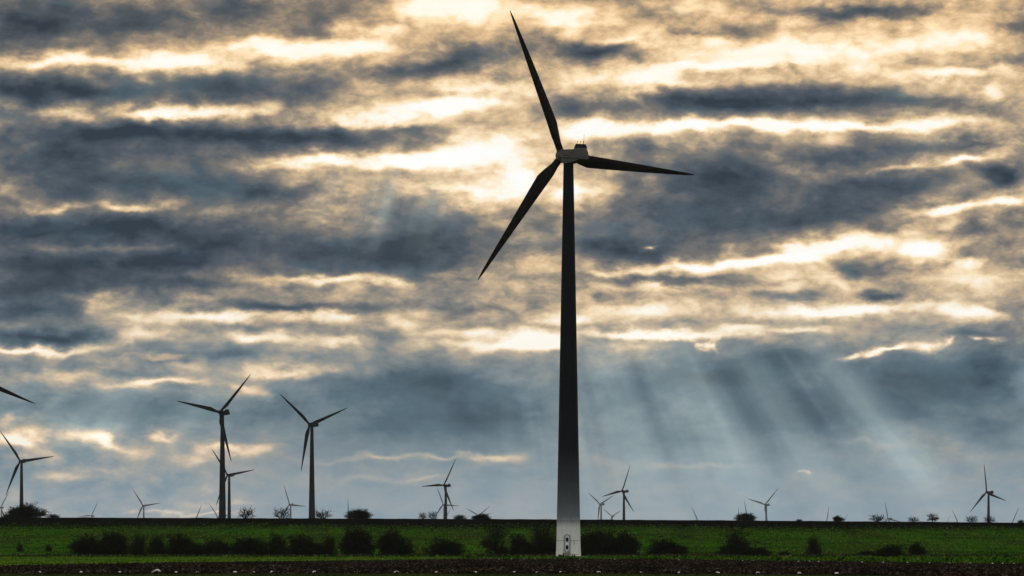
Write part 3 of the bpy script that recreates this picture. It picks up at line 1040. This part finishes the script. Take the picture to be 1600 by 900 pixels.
def grow(kind, seed):
    r = random.Random(seed)
    segs, tips = [], []          # (p0,p1,r0,r1,level)

    def branch(p, d, ln, rad, lev, maxlev):
        n = 3
        q = p
        for i in range(n):
            d = (d + Vector((r.gauss(0, .16), r.gauss(0, .16), r.gauss(.03, .10)))).normalized()
            e = q + d * ln / n
            k0, k1 = 1 - i / n * .5, 1 - (i + 1) / n * .5
            segs.append((q, e, rad * k0, rad * k1, lev))
            q = e
            if lev < maxlev and (i > 0 or lev > 0 or kind != 'tree'):
                for _ in range(r.choice((1, 2, 2)) if lev < 3 else 2):
                    s = Vector((r.gauss(0, 1), r.gauss(0, 1), r.gauss(.10, .7))).normalized()
                    nd = (d * .75 + s * .75).normalized()
                    branch(q, nd, ln * r.uniform(.5, .75), rad * .5, lev + 1, maxlev)
        tips.append(q)

    if kind == 'bare':
        for i in range(11):
            a_ = 2 * pi * i / 11 + r.uniform(-.3, .3)
            s = r.uniform(.05, 1.3) ** 1.3
            branch(Vector((cos(a_) * .05, sin(a_) * .05, -.05)), Vector((cos(a_) * s, sin(a_) * s, .75)).normalized(), r.uniform(.48, .6) * (1 - .15 * s), .015, 0, 2)
    elif kind == 'bush':
        for i in range(30):
            a_ = r.uniform(0, 2 * pi)
            s = r.uniform(.05, 1.45) ** 2
            branch(Vector((cos(a_) * .14 * s, sin(a_) * .14 * s, -.05)), Vector((cos(a_) * s, sin(a_) * s, .75)).normalized(), r.choice((.26, .36, .46, .52, .56)) * r.uniform(.85, 1.1) * (1 - .13 * s), .016, 0, 3)
    else:
        trunk_top = Vector((0, 0, .30 if kind == 'tree' else .10))
        segs.append((Vector((0, 0, -.06)), trunk_top, .035, .027, 0))
        for i in range(8):
            a_ = 2 * pi * i / 8 + r.uniform(-.3, .3)
            s = r.uniform(.1, 1.9)
            branch(trunk_top - Vector((0, 0, .02 + .08 * s)), Vector((cos(a_) * s, sin(a_) * s, .8)).normalized(), r.uniform(.34, .44) * (1.25 - .35 * s), .017, 1, 4)
    return segs, tips


def seg_mesh(name, segs, thick, wmin):
    P0 = np.array([s[0][:] for s in segs]); P1 = np.array([s[1][:] for s in segs])
    R0_ = np.maximum(np.array([s[2] for s in segs]) * thick, wmin); R1_ = np.maximum(np.array([s[3] for s in segs]) * thick, wmin * .7)
    d = P1 - P0
    d /= np.linalg.norm(d, axis=1)[:, None]
    up = np.where(np.abs(d[:, 2:3]) > .9, [[1., 0, 0]], [[0, 0, 1.]])
    a_ = np.cross(d, up); a_ /= np.linalg.norm(a_, axis=1)[:, None]
    b_ = np.cross(d, a_)
    q = []
    for k in range(3):
        t0, t1 = 2 * pi * k / 3, 2 * pi * (k + 1) / 3
        e0, e1 = a_ * cos(t0) + b_ * sin(t0), a_ * cos(t1) + b_ * sin(t1)
        q.append(np.stack([P0 + e0 * R0_[:, None], P0 + e1 * R0_[:, None], P1 + e1 * R1_[:, None], P1 + e0 * R1_[:, None]], 1))
    return fast_mesh(name, np.concatenate(q).reshape(-1, 3), 4)


def leaf_mesh(name, tips, per, size, spread, seed):
    g = np.random.default_rng(seed)
    T = np.repeat(np.array([t[:] for t in tips]), per, 0)
    T = T + g.normal(0, spread, T.shape)
    T[:, 2] = np.abs(T[:, 2])
    n = len(T)
    a_ = g.normal(0, 1, (n, 3)); a_ /= np.linalg.norm(a_, axis=1)[:, None]
    b_ = np.cross(a_, g.normal(0, 1, (n, 3))); b_ /= np.linalg.norm(b_, axis=1)[:, None]
    s = g.uniform(.5, 1.3, n)[:, None] * size
    return fast_mesh(name, np.stack([T - a_ * s, T + b_ * s * .6, T + a_ * s, T - b_ * s * .6], 1).reshape(-1, 3), 4)


def normalise(segs, tips):
    A = np.array([s[1][:] for s in segs])
    hz_ = np.percentile(A[:, 2], 99.7)
    hx_ = (np.percentile(A[:, 0], 99.7) - np.percentile(A[:, 0], .3)) / 2
    hy_ = (np.percentile(A[:, 1], 99.7) - np.percentile(A[:, 1], .3)) / 2
    f = lambda v: Vector((v.x / hx_ / 2, v.y / hy_ / 2, v.z / hz_))
    return [(f(a_), f(b_), r0, r1, l) for a_, b_, r0, r1, l in segs], [f(t) for t in tips]


def wood(c0, c1):
    def f(t, b):
        tc_ = tn(t, 'ShaderNodeTexCoord')
        st = t_noise(t, tc_.outputs['Object'], 6, 4, .6)
        t.links.new(t_ramp(t, st, [(.3, c0), (.7, c1)]), b.inputs['Base Color'])
    return f


m_bark = mat('bare dark bark', wood((.006, .005, .004), (.016, .012, .009)), rough=.9, spec=0)
m_twig = mat('brown winter twigs', wood((.006, .005, .004), (.030, .019, .011)), rough=.9, spec=0)
m_leaf = mat('dark bramble leaves', wood((.004, .006, .003), (.014, .018, .007)), rough=.85, spec=0)

PRO = {}
for kind, k, per, thick, wmin, lsz, lsp in (('bush', 0, 3, 1.0, .0035, .028, .04), ('bush', 1, 3, 1.0, .0035, .026, .05), ('bush', 2, 2, 1.0, .0035, .026, .04), ('bush', 3, 3, 1.1, .0035, .03, .05),
                                            ('sparse', 0, 1, .9, .003, .014, .03), ('tree', 0, 2, 1.5, .005, .018, .025), ('tree', 1, 2, 1.5, .005, .018, .025), ('tree', 2, 2, 1.0, .0040, .02, .03),
                                            ('bare', 0, 0, 1.5, .009, 0, 0), ('bare', 1, 0, 1.5, .009, 0, 0), ('bare', 2, 0, 1.5, .009, 0, 0)):
    gk = 'bush' if kind in ('bush', 'sparse') else kind
    segs, tips = normalise(*grow(gk, {'bush': 100, 'sparse': 205, 'tree': 310, 'bare': 455}[kind] + k * 17))
    lo = [s for s in segs if s[4] <= 1]; hi = [s for s in segs if s[4] > 1]
    PRO[(kind, k)] = (seg_mesh('branches', lo, thick, wmin), seg_mesh('twigs', hi, thick, wmin),
                      leaf_mesh('leaves', tips, per, lsz, lsp, k) if per else None)


def plant(name, kind, k, px, wpx, top, bot, D, label, cat, group, rot=None, depth=None):
    D = D * K
    x = ground_xy(px, D)
    z = tz(x, D)
    root = bpy.data.objects.new(name, None)
    C.objects.link(root)
    root.location = (x, D, z)
    wm = wpx * D / F
    zt = CAMH + (EYE - top) * D / F
    hm = max(.6, zt - z)
    root.scale = (wm, depth or max(wm * .8, hm * .6), hm)
    root.rotation_euler = (0, 0, rot if rot is not None else 0)
    if random.random() < .5:
        root.rotation_euler = (0, 0, pi)
    b, t, l = PRO[(kind, k)]
    nm = 'trunk' if gk_tree(kind) else 'stems'
    obj(nm, b, m_bark, root)
    cr = obj('crown' if gk_tree(kind) else 'twigs', t, m_twig, root)
    if l is not None:
        obj('leaves', l, m_leaf, root)
    tag(root, label, cat, group)
    return root


def gk_tree(kind): return kind in ('tree', 'bare')


HB = [  # name kind variant px width top bot D label
 ('bush','bush',0,138,62,839,871,520,'low wide dark bush at the left end of the hedge row'),
 ('bush','bush',1,180,44,831,871,522,'tall rounded dark bush, second from the left in the hedge row'),
 ('bush','sparse',0,219,34,834,870,524,'thin twiggy bush between two dense dark bushes left of the overlapping turbines'),
 ('bush','bush',2,246,28,838,870,521,'narrow dark bush left of the two-humped bush in the hedge row'),
 ('bush','bush',3,283,54,837,871,520,'two-humped dark bush below and left of the overlapping turbines'),
 ('bush','bush',0,335,58,844,871,519,'low brown bush below the pair of overlapping turbines'),
 ('bush','bush',1,394,60,841,871,520,'broad low bush below the round bare tree on the ridge'),
 ('bush','bush',2,432,32,835,871,521,'upright dark bush below the small distant turbine in the hedge row'),
 ('bush','bush',3,473,56,838,871,519,'broad dark bush below the lone dark turbine'),
 ('bush','sparse',0,516,28,835,871,522,'narrow pointed bush right of the lone dark turbine'),
 ('bush','bush',1,561,50,826,871,521,'tall ragged bush below the dense bush on the ridge'),
 ('bush','bush',0,614,54,829,872,520,'large dense black bush at the right end of the left hedge row'),
 ('bush','bush',2,694,62,843,870,523,'low mounded bush standing apart below the dark mid-distance turbine'),
 ('bush','bush',3,812,36,837,870,520,'dense round bush left of the foot of the tallest tower'),
 ('bush','sparse',0,846,56,818,871,524,'tall twiggy bush touching the left side of the tallest tower'),
 ('bush','bush',2,850,44,842,872,522,'dark undergrowth bush right behind the left side of the tallest tower'),
 ('bush','bush',1,930,68,830,872,521,'large dark bush just right of the foot of the tallest tower'),
 ('bush','bush',0,975,54,833,872,519,'brown domed bush right of the large bush beside the tallest tower'),
 ('bush','bush',3,1040,58,844,865,540,'isolated low bush on the slope right of the tallest tower'),
 ('bush','bush',1,1147,56,849,872,520,'reddish brown bush spreading under the slender hedge tree right of centre'),
 ('bush','bush',2,1189,32,855,871,519,'small black bush right of the bush with a tree above it'),
 ('bush','sparse',0,1270,26,837,872,520,'narrow upright bush standing alone right of centre'),
 ('bush','bush',3,1393,42,852,876,470,'dark low bush, larger of the two at the right end'),
 ('bush','bush',0,1432,26,849,866,530,'smaller bush at the right end of the hedge row, higher on the slope'),
 ('bush','bush',1,1356,28,861,874,500,'flat scrubby bush just left of the larger bush at the right end'),
 ('bush','bush',2,1226,22,862,873,505,'flat dark scrub between the small black bush and the narrow upright bush'),
 ('bush','sparse',0,32,12,849,860,560,'tiny dark shrub on the slope, nearest the left edge'),
 ('bush','sparse',0,75,12,850,860,560,'tiny dark shrub on the slope left of the hedge row'),
 ('bush','bush',2,786,24,857,869,520,'small brown shrub under the slender tree left of the tallest tower'),
 ('tree','tree',0,774,42,818,868,522,'slender bare tree with a visible trunk left of the tallest tower'),
 ('tree','tree',1,1152,42,817,868,524,'slender bare tree rising out of a bush right of centre'),
]
for (nm, kd, k, px, wd_, tp, bt, D, lb) in HB:
    plant(nm, kd, k, px, wd_, tp, bt, D + 9 if D < 530 else D, lb, 'tree' if nm == 'tree' else 'bush', 'trees in the hedge row' if nm == 'tree' else 'bushes of the hedge row')
RT = [
 ('bush','bush',0,44,50,788,'dense dark bush on the ridge in front of the turbine at the left edge'),
 ('bush','bush',2,22,26,793,'left part clump of ridge bushes at the turbine near the left edge'),
 ('bush','sparse',0,8,14,803,'thin scrub on the ridge at the very left edge'),
 ('bush','sparse',0,82,22,803,'low scrub on the ridge right of the dense bush at the left edge'),
 ('tree','bare',0,384,31,791,'round bare tree on the ridge right of the overlapping turbines'),
 ('tree','bare',1,440,28,792.5,'bare tree on the ridge left of the lone dark turbine'),
 ('tree','bare',2,505,32,796,'wide bare tree on the ridge at the foot of the lone dark turbine'),
 ('bush','bush',1,558,38,796,'dense dark bush on the ridge right of the lone dark turbine'),
 ('tree','bare',0,661,16,799.5,'small bare tree on the ridge, left one of two beside the dark mid-distance turbine'),
 ('tree','bare',1,676,16,798,'small bare tree on the ridge, right one of two beside the dark mid-distance turbine'),
 ('bush','sparse',0,720,22,804,'low scrub on the ridge just right of the dark mid-distance turbine'),
 ('bush','bush',3,753,27,803,'dark bush on the ridge under the low V of two blades'),
 ('bush','bush',1,1163,31,802,'dark leafy bush on the ridge with two blade tips behind it'),
 ('bush','sparse',0,1248,12,811,'tiny scrub on the bare stretch of ridge right of the pale turbine'),
 ('bush','bush',0,1309,17,806,'small dark bush on the ridge with a blade tip at its right'),
 ('tree','bare',2,1370,28,803,'wide bare tree on the ridge beside the turbine hub on the ridge'),
 ('tree','bare',0,1428,22,806.5,'low bare tree on the ridge, left of the upright one'),
 ('tree','tree',0,1457,19,802,'upright bare tree on the ridge between low tree and the two blade tips'),
 ('tree','bare',1,1518,20,805,'bare tree on the ridge just left of the dark turbine at the right edge'),
 ('tree','bare',0,1547,22,805.5,'bare tree on the ridge in front of the dark turbine at the right edge'),
 ('bush','sparse',0,1596,12,812,'tiny scrub on the ridge at the very right edge'),
]
for (nm, kd, k, px, wd_, tp, lb) in RT:
    plant(nm, kd, k, px, wd_, tp, 0, 903 + (k % 3), lb, 'tree' if nm == 'tree' else 'bush', 'trees along the ridge' if nm == 'tree' else 'scrub bushes along the ridge')

# ------------------------------------------------------------------ white stones along the ploughed strip


def stone_mesh(seed, arch=False):
    g = random.Random(seed)
    import bmesh
    bm = bmesh.new()
    bmesh.ops.create_icosphere(bm, subdivisions=2, radius=.5)
    for v in bm.verts:
        k = 1 + g.uniform(-.10, .10)
        v.co = Vector((v.co.x * k, v.co.y * .8 * k, max(-.12, v.co.z * .78 * k)))
        v.co.x += .12 * v.co.z
    me_ = bpy.data.meshes.new('white_stone')
    bm.to_mesh(me_); bm.free()
    me_.polygons.foreach_set('use_smooth', [True] * len(me_.polygons))
    return me_


def bent_stone():
    m = MB()
    rings = []
    for i in range(11):
        t = i / 10
        x = -.8 + 1.6 * t
        z = .42 * sin(pi * min(1, t * 1.05) ** 1.3) + .02
        r = .07 + .13 * sin(pi * t)
        rings.append([(x + r * .3 * cos(2 * pi * j / 8), r * 1.4 * sin(2 * pi * j / 8), z + r * cos(2 * pi * j / 8)) for j in range(8)])
    m.loft(rings)
    return m.build('white_stone', True)


m_white = mat('weathered white stone', weather((.62, .60, .56), (.82, .81, .78)), rough=.8, spec=.1)
SM = [stone_mesh(s) for s in (1, 2, 3, 4)]
ORD = ['first', 'second', 'third', 'fourth', 'fifth', 'sixth', 'seventh', 'eighth', 'ninth', 'tenth', 'eleventh', 'twelfth', 'thirteenth', 'fourteenth', 'fifteenth', 'sixteenth', 'seventeenth']
near = [(62, .8), (126.5, .8), (187, .9), (244.7, 0), (275, .8), (308, .7), (367, 1), (396, .7), (425, 1), (491, 1.1), (560, .8), (619, 1.3), (682, .9), (710.5, .85), (742, 1), (803, 1),
        (839, .8), (876, .95), (935, 1.15), (1000, .85), (1028, .55), (1061, .8), (1121, 1.1), (1151, .5), (1184, 1.0), (1249, .95), (1307, 1.1)]
farr = [732, 754, 765.5, 768, 780, 799.5, 819, 835, 867, 905.5, 961, 1061, 1112, 1145, 1160, 1177, 1217, 1248, 1264.5, 1279, 1312, 1347, 1380, 1418, 1451.6, 1484, 1516.7, 1550.6, 1566.6, 1583.4]
refs_near = [(0, 'the left edge of the photo'), (885, 'the foot of the tallest tower')]


def stone(px, row, size, label, group, m_=None, sx=1.0):
    D = CAMH * F / (row - EYE)
    o = obj('white_stone', m_ or random.choice(SM), m_white, None, (ground_xy(px, D), D, .02))
    o.scale = (size * sx, size, size * random.uniform(.8, 1.05))
    o.rotation_euler = (0, 0, random.uniform(-.5, .5))
    tag(o, label, 'stone', group)


def sizeword(s):
    return 'larger white stone' if s > 1.05 else ('small white stone' if s > .7 else 'tiny white stone')


left_of = [n for n in near if n[0] < 880]
for i, (px, s) in enumerate(near):
    row = np.interp(px, [0, 800, 1000, 1200, 1350], [894.6, 894.8, 895.4, 896.0, 897.2]) 
    if s == 0:
        stone(px, row + .3, .60, 'widest white stone of the near row, long and arched, near the left end', 'white stones along the near edge of the ploughed strip', bent_stone(), .9)
        continue
    if px < 430: lb = f'{sizeword(s)} in the bottom row, {ORD[i]} counting in from the left edge'
    elif px < 885:
        k = len([1 for n in left_of if n[0] >= px])
        lb = f'{sizeword(s)} in the bottom row, {ORD[k - 1]} to the left of the tallest tower'
    else:
        k = i - len(left_of)
        lb = f'{sizeword(s)} in the bottom row, {ORD[k]} to the right of the tallest tower'
    stone(px, row, .34 * s, lb, 'white stones along the near edge of the ploughed strip')
LM = [(867, 'the foot of the tallest tower'), (1145, 'the slender tree right of centre'), (1270, 'the narrow upright bush'), (1600, 'the right edge of the photo')]
for i, px in enumerate(farr):
    row = np.interp(px, [730, 1000, 1145, 1380, 1583], [873.6, 874.4, 876.2, 879.4, 881.2])
    s = .32 if px not in (765.5, 1160) else .24
    if px < 870:
        k = len([1 for f in farr if px <= f < 870]); lb = f'small white stone in the upper row, {ORD[k - 1]} from the tallest tower going left'
    elif px < 1264:
        k = len([1 for f in farr if 870 < f <= px]); lb = f'small white stone in the upper row, {ORD[k - 1]} from the tallest tower going right'
    else:
        k = len([1 for f in farr if f >= px]); lb = f'small white stone in the upper row, {ORD[k - 1]} counting in from the right edge'
    stone(px, row, s, lb, 'white stones along the far edge of the ploughed strip')

# ------------------------------------------------------------------ haze
def hazebox():
    m = MB(); m.box(-5600, 5600, -400, 7000 * K, -75, 165)
    me_ = m.build('haze')
    hm = bpy.data.materials.new('pale air')
    hm.use_nodes = True
    t = hm.node_tree; t.nodes.clear()
    o = t.nodes.new('ShaderNodeOutputMaterial')
    v = t.nodes.new('ShaderNodeVolumePrincipled')
    v.inputs['Color'].default_value = (.80, .90, 1, 1)
    v.inputs['Density'].default_value = 2.1e-5 / K
    v.inputs['Anisotropy'].default_value = 0.2
    t.links.new(v.outputs[0], o.inputs['Volume'])
    ob = obj('haze', me_, hm)
    tag(ob, kind='stuff')


hazebox()
